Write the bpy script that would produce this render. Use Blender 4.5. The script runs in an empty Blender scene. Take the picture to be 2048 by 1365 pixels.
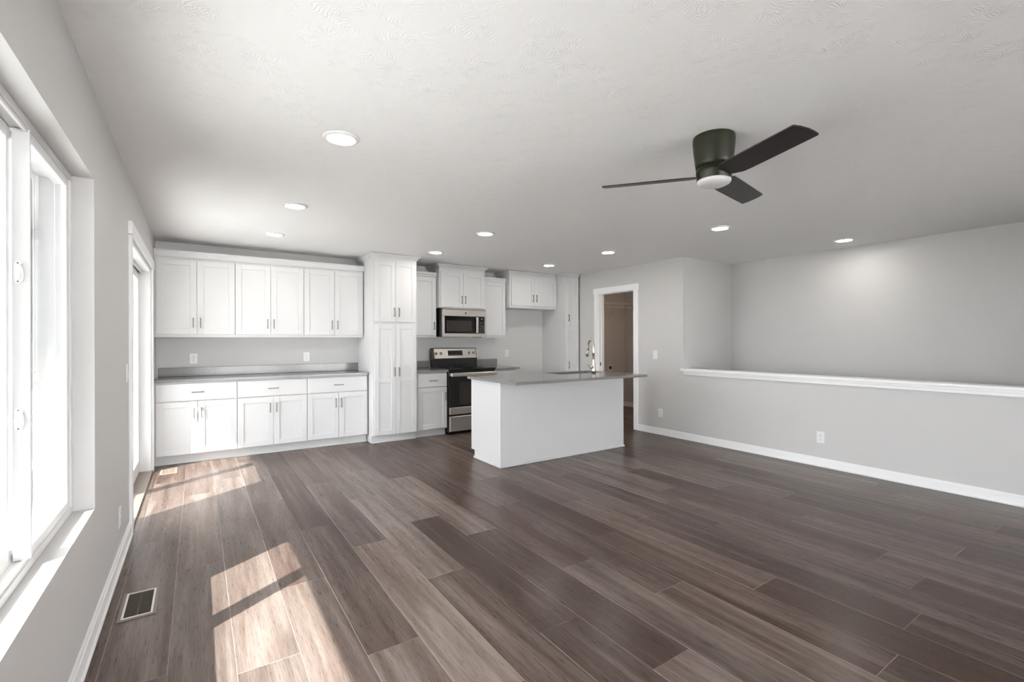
import bpy, bmesh, math, random
from mathutils import Vector, Matrix
random.seed(7)
SC = bpy.context.scene
COL = SC.collection

# ------------------------------------------------------------------ camera
CAM_H = 1.3215
F_PX, YAW, ROLL = 945.686, math.radians(33.6151), math.radians(0.170096)
cam_d = bpy.data.cameras.new('camera')
cam_d.sensor_width = 36.0
cam_d.lens = F_PX / 2048 * 36.0
cam_d.clip_start = 0.02
cam = bpy.data.objects.new('camera', cam_d)
COL.objects.link(cam)
_f = Vector((math.sin(YAW), math.cos(YAW), 0))
_r = Vector((math.cos(YAW), -math.sin(YAW), 0))
_d = Vector((0, 0, -1))
_r2 = _r * math.cos(ROLL) + _d * math.sin(ROLL)
_d2 = -_r * math.sin(ROLL) + _d * math.cos(ROLL)
_m = Matrix(((_r2.x, -_d2.x, -_f.x, 0), (_r2.y, -_d2.y, -_f.y, 0), (_r2.z, -_d2.z, -_f.z, CAM_H), (0, 0, 0, 1)))
cam.matrix_world = _m
SC.camera = cam

# ------------------------------------------------------------------ sky, sun, exposure
SC.view_settings.view_transform = 'Standard'
SC.view_settings.look = 'None'
SC.view_settings.exposure = 2.26
SC.view_settings.gamma = 1.0
SC.view_settings.use_curve_mapping = False
SC.cycles.sample_clamp_indirect = 10.0
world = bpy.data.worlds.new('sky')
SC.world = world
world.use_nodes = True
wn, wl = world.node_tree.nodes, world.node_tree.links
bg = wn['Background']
# bright hazy sky: clearer towards the north-west, duller towards the south
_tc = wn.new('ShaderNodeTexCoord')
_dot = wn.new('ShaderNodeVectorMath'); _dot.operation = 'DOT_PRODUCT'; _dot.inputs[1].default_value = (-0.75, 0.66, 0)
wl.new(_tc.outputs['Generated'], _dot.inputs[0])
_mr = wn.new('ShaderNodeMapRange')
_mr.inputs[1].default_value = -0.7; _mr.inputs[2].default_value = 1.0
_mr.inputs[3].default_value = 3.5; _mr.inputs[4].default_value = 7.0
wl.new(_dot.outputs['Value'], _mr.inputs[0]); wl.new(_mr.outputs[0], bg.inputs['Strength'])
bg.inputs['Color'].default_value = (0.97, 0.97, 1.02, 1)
SUN_K, SUN_T = 1.23, 0.647          # fall per metre east, drift north per metre east
sun_d = bpy.data.lights.new('sun', 'SUN')
sun_d.energy = 9.5
sun_d.color = (1.0, 0.96, 0.90)
sun_d.angle = math.radians(0.53)
sun = bpy.data.objects.new('sun', sun_d)
COL.objects.link(sun)
sun.rotation_euler = Vector((1, SUN_T, -SUN_K)).to_track_quat('-Z', 'Y').to_euler()
LAMP_L = 21.0                       # recessed lights

# ------------------------------------------------------------------ materials
def mat(name, color, rough=0.5, metal=0.0, spec=0.5, noise=0.0, nscale=8.0, bump=0.0, bscale=200.0, coat=0.0):
    m = bpy.data.materials.new(name)
    m.use_nodes = True
    n, l = m.node_tree.nodes, m.node_tree.links
    p = n['Principled BSDF']
    p.inputs['Base Color'].default_value = (*color, 1)
    p.inputs['Roughness'].default_value = rough
    p.inputs['Metallic'].default_value = metal
    p.inputs['Specular IOR Level'].default_value = spec
    p.inputs['Coat Weight'].default_value = coat
    tc = n.new('ShaderNodeTexCoord')
    if noise:
        t = n.new('ShaderNodeTexNoise'); t.inputs['Scale'].default_value = nscale; t.inputs['Detail'].default_value = 4
        l.new(tc.outputs['Object'], t.inputs['Vector'])
        mx = n.new('ShaderNodeMix'); mx.data_type = 'RGBA'
        mx.inputs[6].default_value = (*[c * (1 - noise) for c in color], 1)
        mx.inputs[7].default_value = (*[min(1, c * (1 + noise)) for c in color], 1)
        l.new(t.outputs['Fac'], mx.inputs[0]); l.new(mx.outputs[2], p.inputs['Base Color'])
    if bump:
        t = n.new('ShaderNodeTexNoise'); t.inputs['Scale'].default_value = bscale; t.inputs['Detail'].default_value = 3
        l.new(tc.outputs['Object'], t.inputs['Vector'])
        b = n.new('ShaderNodeBump'); b.inputs['Strength'].default_value = bump; b.inputs['Distance'].default_value = 0.002
        l.new(t.outputs['Fac'], b.inputs['Height']); l.new(b.outputs['Normal'], p.inputs['Normal'])
    return m

M = {}
M['wall'] = mat('wall_paint', (0.595, 0.585, 0.578), 0.65, bump=0.12, bscale=90, noise=0.008, nscale=3)
M['trim'] = mat('trim_white', (0.87, 0.87, 0.868), 0.35, bump=0.02, bscale=40)
M['cab'] = mat('cabinet_white', (0.645, 0.645, 0.645), 0.42, bump=0.02, bscale=30)
M['vinyl'] = mat('vinyl_white', (0.74, 0.74, 0.737), 0.30, bump=0.01)
M['plate'] = mat('plastic_white', (0.80, 0.795, 0.79), 0.30, bump=0.01)
M['slot'] = mat('slot_dark', (0.05, 0.05, 0.05), 0.6, bump=0.01)
M['pull'] = mat('brushed_pull', (0.17, 0.16, 0.15), 0.42, metal=0.75, noise=0.12, nscale=60)
M['steel'] = mat('stainless', (0.54, 0.505, 0.47), 0.31, metal=0.75, noise=0.05, nscale=40, bump=0.02, bscale=300)
M['chrome'] = mat('brushed_nickel', (0.56, 0.52, 0.47), 0.22, metal=1.0, noise=0.04, nscale=30)
M['black'] = mat('appliance_black', (0.012, 0.012, 0.012), 0.25, bump=0.01)
M['glassblk'] = mat('black_glass', (0.006, 0.006, 0.006), 0.06, noise=0.2, nscale=5, coat=0.3)
M['ovenwin'] = mat('oven_window', (0.035, 0.032, 0.03), 0.10, noise=0.15, nscale=30)
M['print'] = mat('printed_mark', (0.62, 0.62, 0.62), 0.5, noise=0.05)
M['bronze'] = mat('fan_bronze', (0.016, 0.018, 0.006), 0.42, metal=0.2, noise=0.25, nscale=25)
M['blade'] = mat('fan_blade', (0.018, 0.015, 0.015), 0.42, noise=0.25, nscale=40)
M['opal'] = mat('opal_plastic', (0.68, 0.67, 0.66), 0.4, noise=0.01)
M['ventw'] = mat('vent_frame', (0.25, 0.20, 0.168), 0.45, noise=0.15, nscale=60)
M['ventd'] = mat('vent_slats', (0.09, 0.065, 0.05), 0.5, noise=0.2, nscale=50)
M['wire'] = mat('coated_wire', (0.85, 0.83, 0.80), 0.4, noise=0.03)
M['outwall'] = mat('siding', (0.60, 0.60, 0.58), 0.7, noise=0.05, nscale=4)
M['concrete'] = mat('patio_concrete', (0.64, 0.63, 0.615), 0.85, noise=0.10, nscale=6)
M['deck'] = mat('deck_boards', (0.56, 0.555, 0.54), 0.8, noise=0.15, nscale=5)
M['soffit'] = mat('soffit_white', (0.75, 0.75, 0.74), 0.6, noise=0.02)
M['sinksteel'] = mat('sink_steel', (0.36, 0.33, 0.31), 0.35, metal=1.0, noise=0.1, nscale=25)

def quartz():
    m = bpy.data.materials.new('grey_quartz'); m.use_nodes = True
    n, l = m.node_tree.nodes, m.node_tree.links; p = n['Principled BSDF']
    tc = n.new('ShaderNodeTexCoord')
    t = n.new('ShaderNodeTexNoise'); t.inputs['Scale'].default_value = 220; t.inputs['Detail'].default_value = 2
    l.new(tc.outputs['Object'], t.inputs['Vector'])
    r = n.new('ShaderNodeValToRGB')
    e = r.color_ramp.elements
    e[0].position = 0.32; e[0].color = (0.135, 0.131, 0.132, 1)
    e[1].position = 0.68; e[1].color = (0.265, 0.260, 0.258, 1)
    l.new(t.outputs['Fac'], r.inputs['Fac']); l.new(r.outputs['Color'], p.inputs['Base Color'])
    p.inputs['Roughness'].default_value = 0.17
    p.inputs['Specular IOR Level'].default_value = 0.6
    return m
M['quartz'] = quartz()

def glass(name, tint):
    m = bpy.data.materials.new(name); m.use_nodes = True
    n, l = m.node_tree.nodes, m.node_tree.links
    n.remove(n['Principled BSDF'])
    tr = n.new('ShaderNodeBsdfTransparent'); tr.inputs['Color'].default_value = (*tint, 1)
    gl = n.new('ShaderNodeBsdfGlossy'); gl.inputs['Roughness'].default_value = 0.0
    fr = n.new('ShaderNodeFresnel'); fr.inputs['IOR'].default_value = 1.6
    ge = n.new('ShaderNodeNewGeometry')          # same index ratio on both faces of the pane
    mr = n.new('ShaderNodeMapRange'); mr.inputs[3].default_value = 1.6; mr.inputs[4].default_value = 1 / 1.6
    l.new(ge.outputs['Backfacing'], mr.inputs[0]); l.new(mr.outputs[0], fr.inputs['IOR'])
    mx = n.new('ShaderNodeMixShader')
    l.new(fr.outputs['Fac'], mx.inputs['Fac']); l.new(tr.outputs[0], mx.inputs[1]); l.new(gl.outputs[0], mx.inputs[2])
    l.new(mx.outputs[0], n['Material Output'].inputs['Surface'])
    return m
M['glass'] = glass('low_e_glass', (0.76, 0.773, 0.768))
M['doorglass'] = glass('patio_glass', (0.625, 0.637, 0.633))
M['clear'] = glass('clear_glass', (0.95, 0.96, 0.955))

def screen_mat():
    # fine charcoal insect mesh: its wires cover more of the view at a glancing angle
    m = bpy.data.materials.new('insect_mesh'); m.use_nodes = True
    n, l = m.node_tree.nodes, m.node_tree.links
    n.remove(n['Principled BSDF'])
    tr = n.new('ShaderNodeBsdfTransparent')
    di = n.new('ShaderNodeBsdfDiffuse'); di.inputs['Color'].default_value = (0.06, 0.063, 0.066, 1)
    lw = n.new('ShaderNodeLayerWeight'); lw.inputs['Blend'].default_value = 0.5
    mr = n.new('ShaderNodeMapRange')
    mr.inputs[1].default_value = 0.35; mr.inputs[2].default_value = 0.80; mr.inputs[3].default_value = 0.20; mr.inputs[4].default_value = 0.86
    l.new(lw.outputs['Facing'], mr.inputs[0])
    mx = n.new('ShaderNodeMixShader')
    l.new(mr.outputs[0], mx.inputs['Fac']); l.new(tr.outputs[0], mx.inputs[1]); l.new(di.outputs[0], mx.inputs[2])
    l.new(mx.outputs[0], n['Material Output'].inputs['Surface'])
    return m
M['mesh'] = screen_mat()

def emit(name, color, strength):
    m = bpy.data.materials.new(name); m.use_nodes = True
    n, l = m.node_tree.nodes, m.node_tree.links
    p = n['Principled BSDF']
    p.inputs['Base Color'].default_value = (0.8, 0.8, 0.8, 1)
    p.inputs['Emission Color'].default_value = (*color, 1)
    p.inputs['Emission Strength'].default_value = strength
    return m
M['lamp'] = emit('lamp_lens', (1.0, 0.955, 0.90), LAMP_L)

def ceiling_mat():
    m = bpy.data.materials.new('ceiling_texture'); m.use_nodes = True
    n, l = m.node_tree.nodes, m.node_tree.links; p = n['Principled BSDF']
    p.inputs['Base Color'].default_value = (0.875, 0.87, 0.865, 1)
    p.inputs['Roughness'].default_value = 0.6
    tc = n.new('ShaderNodeTexCoord')
    def math_(op, a, b=None):
        k = n.new('ShaderNodeMath'); k.operation = op
        for i, v in enumerate((a, b)):
            if v is None: continue
            if isinstance(v, (int, float)): k.inputs[i].default_value = v
            else: l.new(v, k.inputs[i])
        return k.outputs[0]
    heights = []
    for off, sc in ((0.0, 4.6), (3.7, 5.4), (9.1, 6.2)):      # overlapping crow's-foot stomps
        mp = n.new('ShaderNodeMapping'); mp.inputs['Location'].default_value = (off, off * 1.7, 0)
        l.new(tc.outputs['Object'], mp.inputs['Vector'])
        wob = n.new('ShaderNodeTexNoise'); wob.inputs['Scale'].default_value = 14; wob.inputs['Detail'].default_value = 2
        l.new(mp.outputs[0], wob.inputs['Vector'])
        vo = n.new('ShaderNodeTexVoronoi'); vo.voronoi_dimensions = '2D'; vo.inputs['Scale'].default_value = sc
        l.new(mp.outputs[0], vo.inputs['Vector'])
        sub = n.new('ShaderNodeVectorMath'); sub.operation = 'SUBTRACT'
        l.new(mp.outputs[0], sub.inputs[0]); l.new(vo.outputs['Position'], sub.inputs[1])
        sp = n.new('ShaderNodeSeparateXYZ'); l.new(sub.outputs[0], sp.inputs[0])
        ang = math_('ARCTAN2', sp.outputs[1], sp.outputs[0])
        ang = math_('ADD', ang, math_('MULTIPLY', wob.outputs['Fac'], 1.1))
        ridge = math_('POWER', math_('ABSOLUTE', math_('SINE', math_('MULTIPLY', ang, 17.0))), 2.5)
        rad = math_('SQRT', math_('ADD', math_('MULTIPLY', sp.outputs[0], sp.outputs[0]), math_('MULTIPLY', sp.outputs[1], sp.outputs[1])))
        mask = n.new('ShaderNodeMapRange'); mask.interpolation_type = 'SMOOTHSTEP'
        mask.inputs[1].default_value = 0.02; mask.inputs[2].default_value = 0.06
        l.new(rad, mask.inputs[0])
        mask2 = n.new('ShaderNodeMapRange'); mask2.interpolation_type = 'SMOOTHSTEP'
        mask2.inputs[1].default_value = 0.07; mask2.inputs[2].default_value = 0.11; mask2.inputs[3].default_value = 1.0; mask2.inputs[4].default_value = 0.0
        l.new(rad, mask2.inputs[0])
        nz = n.new('ShaderNodeTexNoise'); nz.inputs['Scale'].default_value = 5; nz.inputs['Detail'].default_value = 3
        l.new(mp.outputs[0], nz.inputs['Vector'])
        mr = n.new('ShaderNodeMapRange'); mr.inputs[1].default_value = 0.47; mr.inputs[2].default_value = 0.62
        l.new(nz.outputs['Fac'], mr.inputs[0])
        heights.append(math_('MULTIPLY', math_('MULTIPLY', ridge, math_('MULTIPLY', mask.outputs[0], mask2.outputs[0])), mr.outputs[0]))
    fine = n.new('ShaderNodeTexNoise'); fine.inputs['Scale'].default_value = 60; fine.inputs['Detail'].default_value = 3
    l.new(tc.outputs['Object'], fine.inputs['Vector'])
    tot = math_('ADD', math_('ADD', heights[0], heights[1]), math_('ADD', heights[2], math_('MULTIPLY', fine.outputs['Fac'], 0.12)))
    b = n.new('ShaderNodeBump'); b.inputs['Strength'].default_value = 0.6; b.inputs['Distance'].default_value = 0.0016
    l.new(tot, b.inputs['Height']); l.new(b.outputs['Normal'], p.inputs['Normal'])
    return m
M['ceiling'] = ceiling_mat()

def floor_mat():
    m = bpy.data.materials.new('plank_floor'); m.use_nodes = True
    n, l = m.node_tree.nodes, m.node_tree.links; p = n['Principled BSDF']
    tc = n.new('ShaderNodeTexCoord')
    at = n.new('ShaderNodeAttribute'); at.attribute_name = 'plank'       # r = tone, g = hue, b = seed
    sp = n.new('ShaderNodeSeparateColor'); l.new(at.outputs['Color'], sp.inputs[0])
    sc = n.new('ShaderNodeVectorMath'); sc.operation = 'SCALE'; sc.inputs['Scale'].default_value = 37.0
    l.new(at.outputs['Color'], sc.inputs[0])
    ad = n.new('ShaderNodeVectorMath'); l.new(tc.outputs['Object'], ad.inputs[0]); l.new(sc.outputs[0], ad.inputs[1])
    def noise(scale, detail, rough=0.55, dist=0.0):
        mp = n.new('ShaderNodeMapping'); mp.inputs['Scale'].default_value = scale
        l.new(ad.outputs[0], mp.inputs['Vector'])
        t = n.new('ShaderNodeTexNoise'); t.inputs['Scale'].default_value = 1; t.inputs['Detail'].default_value = detail
        t.inputs['Roughness'].default_value = rough; t.inputs['Distortion'].default_value = dist
        l.new(mp.outputs[0], t.inputs['Vector'])
        return t.outputs['Fac']
    broad = noise((13, 0.7, 1), 4, 0.5, 0.7)
    streak = noise((42, 1.6, 1), 4, 0.6, 0.4)
    grain = noise((330, 11, 1), 4, 0.65)
    def math_(op, a, b):
        k = n.new('ShaderNodeMath'); k.operation = op
        for i, v in enumerate((a, b)):
            if isinstance(v, (int, float)): k.inputs[i].default_value = v
            else: l.new(v, k.inputs[i])
        return k.outputs[0]
    v = math_('ADD', math_('MULTIPLY', sp.outputs[0], 0.30), 0.35)
    v = math_('ADD', v, math_('MULTIPLY', math_('SUBTRACT', broad, 0.5), 0.62))
    v = math_('ADD', v, math_('MULTIPLY', math_('SUBTRACT', streak, 0.5), 0.26))
    v = math_('ADD', v, math_('MULTIPLY', math_('SUBTRACT', grain, 0.5), 0.28))
    r = n.new('ShaderNodeValToRGB'); e = r.color_ramp.elements
    e[0].position = 0.10; e[0].color = (0.024, 0.0120, 0.0088, 1)
    e[1].position = 1.0; e[1].color = (0.40, 0.345, 0.315, 1)
    x = e.new(0.42); x.color = (0.056, 0.0325, 0.0245, 1)
    x = e.new(0.62); x.color = (0.142, 0.104, 0.087, 1)
    l.new(v, r.inputs['Fac'])
    # knots: dark swirls
    mpk = n.new('ShaderNodeMapping'); mpk.inputs['Scale'].default_value = (4.3, 0.85, 1); l.new(ad.outputs[0], mpk.inputs['Vector'])
    vo = n.new('ShaderNodeTexVoronoi'); vo.voronoi_dimensions = '2D'; vo.inputs['Scale'].default_value = 1.0
    l.new(mpk.outputs[0], vo.inputs['Vector'])
    kn = n.new('ShaderNodeMapRange'); kn.interpolation_type = 'SMOOTHSTEP'
    kn.inputs[1].default_value = 0.02; kn.inputs[2].default_value = 0.13; kn.inputs[3].default_value = 0.45; kn.inputs[4].default_value = 0.0
    l.new(vo.outputs['Distance'], kn.inputs[0])
    kmul = math_('MULTIPLY', kn.outputs[0], math_('ADD', streak, 0.2))
    mk = n.new('ShaderNodeMix'); mk.data_type = 'RGBA'; mk.inputs[7].default_value = (0.05, 0.034, 0.027, 1)
    l.new(kmul, mk.inputs[0]); l.new(r.outputs[0], mk.inputs[6])
    hs = n.new('ShaderNodeHueSaturation')
    sat = math_('ADD', math_('MULTIPLY', sp.outputs[1], 0.26), 0.86)
    l.new(sat, hs.inputs['Saturation']); l.new(mk.outputs[2], hs.inputs['Color'])
    l.new(hs.outputs[0], p.inputs['Base Color'])
    rr = math_('ADD', math_('MULTIPLY', grain, 0.14), 0.22)
    l.new(rr, p.inputs['Roughness'])
    p.inputs['Specular IOR Level'].default_value = 0.30
    b = n.new('ShaderNodeBump'); b.inputs['Strength'].default_value = 0.12; b.inputs['Distance'].default_value = 0.001
    l.new(grain, b.inputs['Height']); l.new(b.outputs['Normal'], p.inputs['Normal'])
    return m
M['floor'] = floor_mat()

# ------------------------------------------------------------------ mesh building helpers
class MB:
    """Collects shapes in world coordinates and links them as one mesh object."""
    def __init__(s):
        s.bm = bmesh.new(); s.mi = 0
    def _tag(s, faces, smooth=False):
        for f in faces:
            f.material_index = s.mi; f.smooth = smooth
    def box(s, x0, x1, y0, y1, z0, z1, bev=0.0012):
        if x1 < x0: x0, x1 = x1, x0
        if y1 < y0: y0, y1 = y1, y0
        if z1 < z0: z0, z1 = z1, z0
        vs = [s.bm.verts.new((x, y, z)) for x in (x0, x1) for y in (y0, y1) for z in (z0, z1)]
        q = [(0, 1, 3, 2), (4, 6, 7, 5), (0, 4, 5, 1), (2, 3, 7, 6), (0, 2, 6, 4), (1, 5, 7, 3)]
        fs = [s.bm.faces.new([vs[i] for i in f]) for f in q]
        if bev and min(x1 - x0, y1 - y0, z1 - z0) > 2.2 * bev:
            es = list({e for f in fs for e in f.edges})
            r = bmesh.ops.bevel(s.bm, geom=es, offset=bev, segments=1, affect='EDGES', profile=0.5)
            fs = list({f for v in r['verts'] for f in v.link_faces} | {f for f in fs if f.is_valid})
        s._tag(fs)
    def prism(s, pts, axis, a, b):
        """pts: 2-D polygon in the two remaining axes (in xyz order), extruded along axis from a to b."""
        def P(p, t):
            v = list(p); v.insert(axis, t); return v
        A = [s.bm.verts.new(P(p, a)) for p in pts]; B = [s.bm.verts.new(P(p, b)) for p in pts]
        fs = [s.bm.faces.new(A), s.bm.faces.new(B[::-1])]
        for i in range(len(pts)):
            j = (i + 1) % len(pts)
            fs.append(s.bm.faces.new((A[i], B[i], B[j], A[j])))
        s._tag(fs)
    def lathe(s, prof, c, axis=2, seg=32, smooth=True):
        """prof: (radius, height along axis from c)."""
        rings = []
        for r, h in prof:
            ring = []
            for k in range(seg):
                a = 2 * math.pi * k / seg
                u, v = r * math.cos(a), r * math.sin(a)
                p = [u, v]; p.insert(axis, h)
                ring.append(s.bm.verts.new((c[0] + p[0], c[1] + p[1], c[2] + p[2])))
            rings.append(ring)
        fs = []
        for A, B in zip(rings, rings[1:]):
            for k in range(seg):
                j = (k + 1) % seg
                fs.append(s.bm.faces.new((A[k], A[j], B[j], B[k])))
        s._tag(fs, smooth)
        caps = [s.bm.faces.new(rings[0][::-1]), s.bm.faces.new(rings[-1])]
        s._tag(caps)
    def tube(s, pts, rad, seg=10, smooth=True):
        pts = [Vector(p) for p in pts]
        rads = rad if isinstance(rad, (list, tuple)) else [rad] * len(pts)
        rings = []; ref = None
        for i, p in enumerate(pts):
            t = (pts[min(i + 1, len(pts) - 1)] - pts[max(i - 1, 0)]).normalized()
            if ref is None:
                ref = Vector((0, 0, 1)) if abs(t.z) < 0.9 else Vector((1, 0, 0))
            n1 = (ref - t * ref.dot(t)).normalized(); ref = n1
            n2 = t.cross(n1)
            rings.append([s.bm.verts.new(p + (n1 * math.cos(2 * math.pi * k / seg) + n2 * math.sin(2 * math.pi * k / seg)) * rads[i]) for k in range(seg)])
        fs = []
        for A, B in zip(rings, rings[1:]):
            for k in range(seg):
                j = (k + 1) % seg
                fs.append(s.bm.faces.new((A[k], A[j], B[j], B[k])))
        s._tag(fs, smooth)
        s._tag([s.bm.faces.new(rings[0][::-1]), s.bm.faces.new(rings[-1])])
    def crown(s, prof, x0, x1, yf, yb, left=True, right=True):
        dz = ceil_z((x0 + x1) / 2) - 2.4385 - .0015
        """prof: (projection, z) from bottom to top, swept round the front and the returns."""
        rows = []
        for o, zz in prof:
            zz += dz; row = []
            if left: row.append((x0 - o, yb, zz))
            row.append((x0 - (o if left else 0), yf - o, zz))
            row.append((x1 + (o if right else 0), yf - o, zz))
            if right: row.append((x1 + o, yb, zz))
            rows.append([s.bm.verts.new(v) for v in row])
        fs = []
        for A, B in zip(rows, rows[1:]):
            for k in range(len(A) - 1):
                fs.append(s.bm.faces.new((A[k], A[k + 1], B[k + 1], B[k])))
        fs.append(s.bm.faces.new(rows[-1]) if len(rows[-1]) > 2 else None)
        if fs[-1] is None: fs.pop()
        s._tag(fs)
    def build(s, name, mats, parent=None):
        bmesh.ops.recalc_face_normals(s.bm, faces=s.bm.faces)
        me = bpy.data.meshes.new(name)
        off = Vector((0, 0, 0))
        if parent is not None:
            off = parent.matrix_world.translation if parent.parent is None else world_loc(parent)
            bmesh.ops.translate(s.bm, verts=s.bm.verts, vec=-off)
        s.bm.to_mesh(me); s.bm.free()
        for m_ in (mats if isinstance(mats, (list, tuple)) else [mats]):
            me.materials.append(m_)
        o = bpy.data.objects.new(name, me); COL.objects.link(o)
        if parent is not None: o.parent = parent
        return o

def world_loc(o):
    v = Vector(o.location)
    while o.parent is not None:
        o = o.parent; v = v + Vector(o.location)
    return v

def tag(o, label=None, cat=None, group=None, kind=None):
    if label: o['label'] = label
    if cat: o['category'] = cat
    if group: o['group'] = group
    if kind: o['kind'] = kind
    return o

def thing(name, loc, label, cat, group=None):
    o = bpy.data.objects.new(name, None); COL.objects.link(o)
    o.empty_display_size = 0.05
    o.location = loc
    o.matrix_world = Matrix.Translation(loc)
    return tag(o, label, cat, group)

def struct(name, mb, m, label=None):
    o = mb.build(name, m); o['kind'] = 'structure'
    if label: o['label'] = label
    return o

def sroot(name, loc, label=None):
    o = bpy.data.objects.new(name, None); COL.objects.link(o)
    o.location = loc; o.matrix_world = Matrix.Translation(loc)
    o['kind'] = 'structure'
    if label: o['label'] = label
    return o

def dup(root, loc, label=None, group=None):
    def cp(o, parent):
        c = o.copy(); COL.objects.link(c)
        if parent is not None: c.parent = parent
        for ch in [q for q in KIDS.get(o.name, [])]:
            cp(ch, c)
        return c
    KIDS = {}
    for q in COL.objects:
        if q.parent is not None: KIDS.setdefault(q.parent.name, []).append(q)
    r = cp(root, None)
    r.location = loc; r.matrix_world = Matrix.Translation(loc)
    if label: r['label'] = label
    if group: r['group'] = group
    return r

# ------------------------------------------------------------------ room numbers (metres, camera at x=0 y=0)
XL, XR = -0.395, 5.415          # left wall, right wall (room faces)
YB, YR = 6.71, -4.6             # kitchen wall, wall behind the camera
H = 2.49                        # wall tops, just inside the ceiling slab
def ceil_z(x): return 2.472 - 0.005 * x      # the ceiling runs very slightly out of level
XO = -0.62                      # outer face of left wall
YS = 4.005                      # end of the stair opening
XS = 6.53                       # far wall of the stairwell
XLN = 7.20                      # far wall of the laundry room
TH = 0.115

# floor: planks 232 mm wide, 1.58 m long, every plank a set of faces with its own tone
def build_floor():
    bm = bmesh.new()
    lay = bm.loops.layers.float_color.new('plank')
    off = {-1: 2.324, 0: 3.335, 1: 2.17, 2: 2.79, 3: 1.993, 4: 3.09, 5: 2.45, 6: 1.714, 7: 1.269, 8: 2.125, 9: 1.642, 10: .757,
           11: 1.381, 12: .81, 13: 2.01, 15: 1.158, 16: 1.75, 17: .91, 18: 2.05, 19: 1.25, 21: 1.557}
    # hand-set plank tones, mostly lighter in the leftmost rows
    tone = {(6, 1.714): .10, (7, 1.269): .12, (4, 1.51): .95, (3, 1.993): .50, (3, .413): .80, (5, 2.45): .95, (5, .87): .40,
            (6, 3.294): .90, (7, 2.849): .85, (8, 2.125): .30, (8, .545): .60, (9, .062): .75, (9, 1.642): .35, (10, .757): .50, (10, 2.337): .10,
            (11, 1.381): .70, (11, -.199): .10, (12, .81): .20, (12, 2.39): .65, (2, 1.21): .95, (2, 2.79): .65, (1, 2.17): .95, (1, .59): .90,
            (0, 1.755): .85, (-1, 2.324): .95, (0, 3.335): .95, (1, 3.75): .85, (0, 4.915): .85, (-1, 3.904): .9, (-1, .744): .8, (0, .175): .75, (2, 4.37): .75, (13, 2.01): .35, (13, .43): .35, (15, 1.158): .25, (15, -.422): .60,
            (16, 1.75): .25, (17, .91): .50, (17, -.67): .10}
    W, L, g = 0.2319, 1.58, 0.0015
    rnd = random.Random(3)
    def quad(a, b, c, d, col):
        vs = [bm.verts.new(v) for v in (a, b, c, d)]
        f = bm.faces.new(vs)
        for lp in f.loops: lp[lay] = col
    def area(k0, k1, ya, yb, xa, xb):
        for k in range(k0, k1):
            x0, x1 = max(-.104 + W * k, xa), min(-.104 + W * (k + 1), xb)
            if x1 - x0 < 0.004: continue
            o = off.get(k, rnd.uniform(0, L))
            j = math.floor((ya - o) / L)
            while o + j * L < yb:
                y0r = o + j * L
                y0, y1 = max(y0r, ya), min(y0r + L, yb)
                if y1 - y0 > 0.004:
                    t = next((v for (kk, yy), v in tone.items() if kk == k and abs(yy - y0r) < .06), None)
                    if t is None: t = rnd.uniform(.05, .85)
                    col = (max(-.6, min(1.8, t)), rnd.random(), rnd.random(), 1)
                    zt = 0.0
                    quad((x0 + g, y0 + g, zt), (x1 - g, y0 + g, zt), (x1 - g, y1 - g, zt), (x0 + g, y1 - g, zt), col)
                    d = -0.0012     # bevelled edges, their highlight painted in as a lighter tone
                    lt = (t + 0.9, col[1], col[2], 1)
                    quad((x0, y0, d), (x0 + g, y0 + g, zt), (x0 + g, y1 - g, zt), (x0, y1, d), lt)
                    quad((x1 - g, y0 + g, zt), (x1, y0, d), (x1, y1, d), (x1 - g, y1 - g, zt), lt)
                    quad((x0, y0, d), (x1, y0, d), (x1 - g, y0 + g, zt), (x0 + g, y0 + g, zt), lt)
                    quad((x0 + g, y1 - g, zt), (x1 - g, y1 - g, zt), (x1, y1, d), (x0, y1, d), lt)
                j += 1
    area(-2, 24, YR, YB, XL - .03, XR)
    area(23, 32, YS + .12, YB, XR, XLN)
    # slab under the planks
    for (x0, x1, y0, y1) in ((XL - .03, XR, YR, YB), (XR, XLN, YS + .12, YB)):
        vs = [bm.verts.new((x, y, z)) for x in (x0, x1) for y in (y0, y1) for z in (-.12, -.003)]
        for f in [(0, 1, 3, 2), (4, 6, 7, 5), (0, 4, 5, 1), (2, 3, 7, 6), (0, 2, 6, 4), (1, 5, 7, 3)]:
            fc = bm.faces.new([vs[i] for i in f])
            for lp in fc.loops: lp[lay] = (0.1, .5, .5, 1)
    me = bpy.data.meshes.new('floor'); bm.to_mesh(me); bm.free()
    me.materials.append(M['floor'])
    o = bpy.data.objects.new('floor', me); COL.objects.link(o)
    o['kind'] = 'structure'
    return o
build_floor()

b = MB(); b.prism([(XO - .02, ceil_z(XO - .02)), (XLN + .2, ceil_z(XLN + .2)), (XLN + .2, 2.56), (XO - .02, 2.56)], 1, YR - .2, YB + .2); struct('ceiling', b, M['ceiling'])

# left wall with window and patio door openings
WY0, WY1, WZ0, WZ1 = 0.39, 2.873, 0.558, 2.072
DY0, DY1, DZ1 = 4.24, 6.046, 2.065
b = MB()
b.box(XO, XL, YR - .2, WY0, -.12, H, 0)
b.box(XO, XL, WY0, WY1, -.12, WZ0, 0)
b.box(XO, XL, WY0, WY1, WZ1, H, 0)
b.box(XO, XL, WY1, DY0, -.12, H, 0)
b.box(XO, XL, DY0, DY1, DZ1, H, 0)
b.box(XO, XL, DY0, DY1, -.12, -.005, 0)
b.box(XO, XL, DY1, YB + .2, -.12, H, 0)
struct('wall_left', b, M['wall'])
b = MB(); b.box(XL, XLN + .2, YB, YB + .2, -.12, H, 0); struct('wall_back', b, M['wall'])
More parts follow.
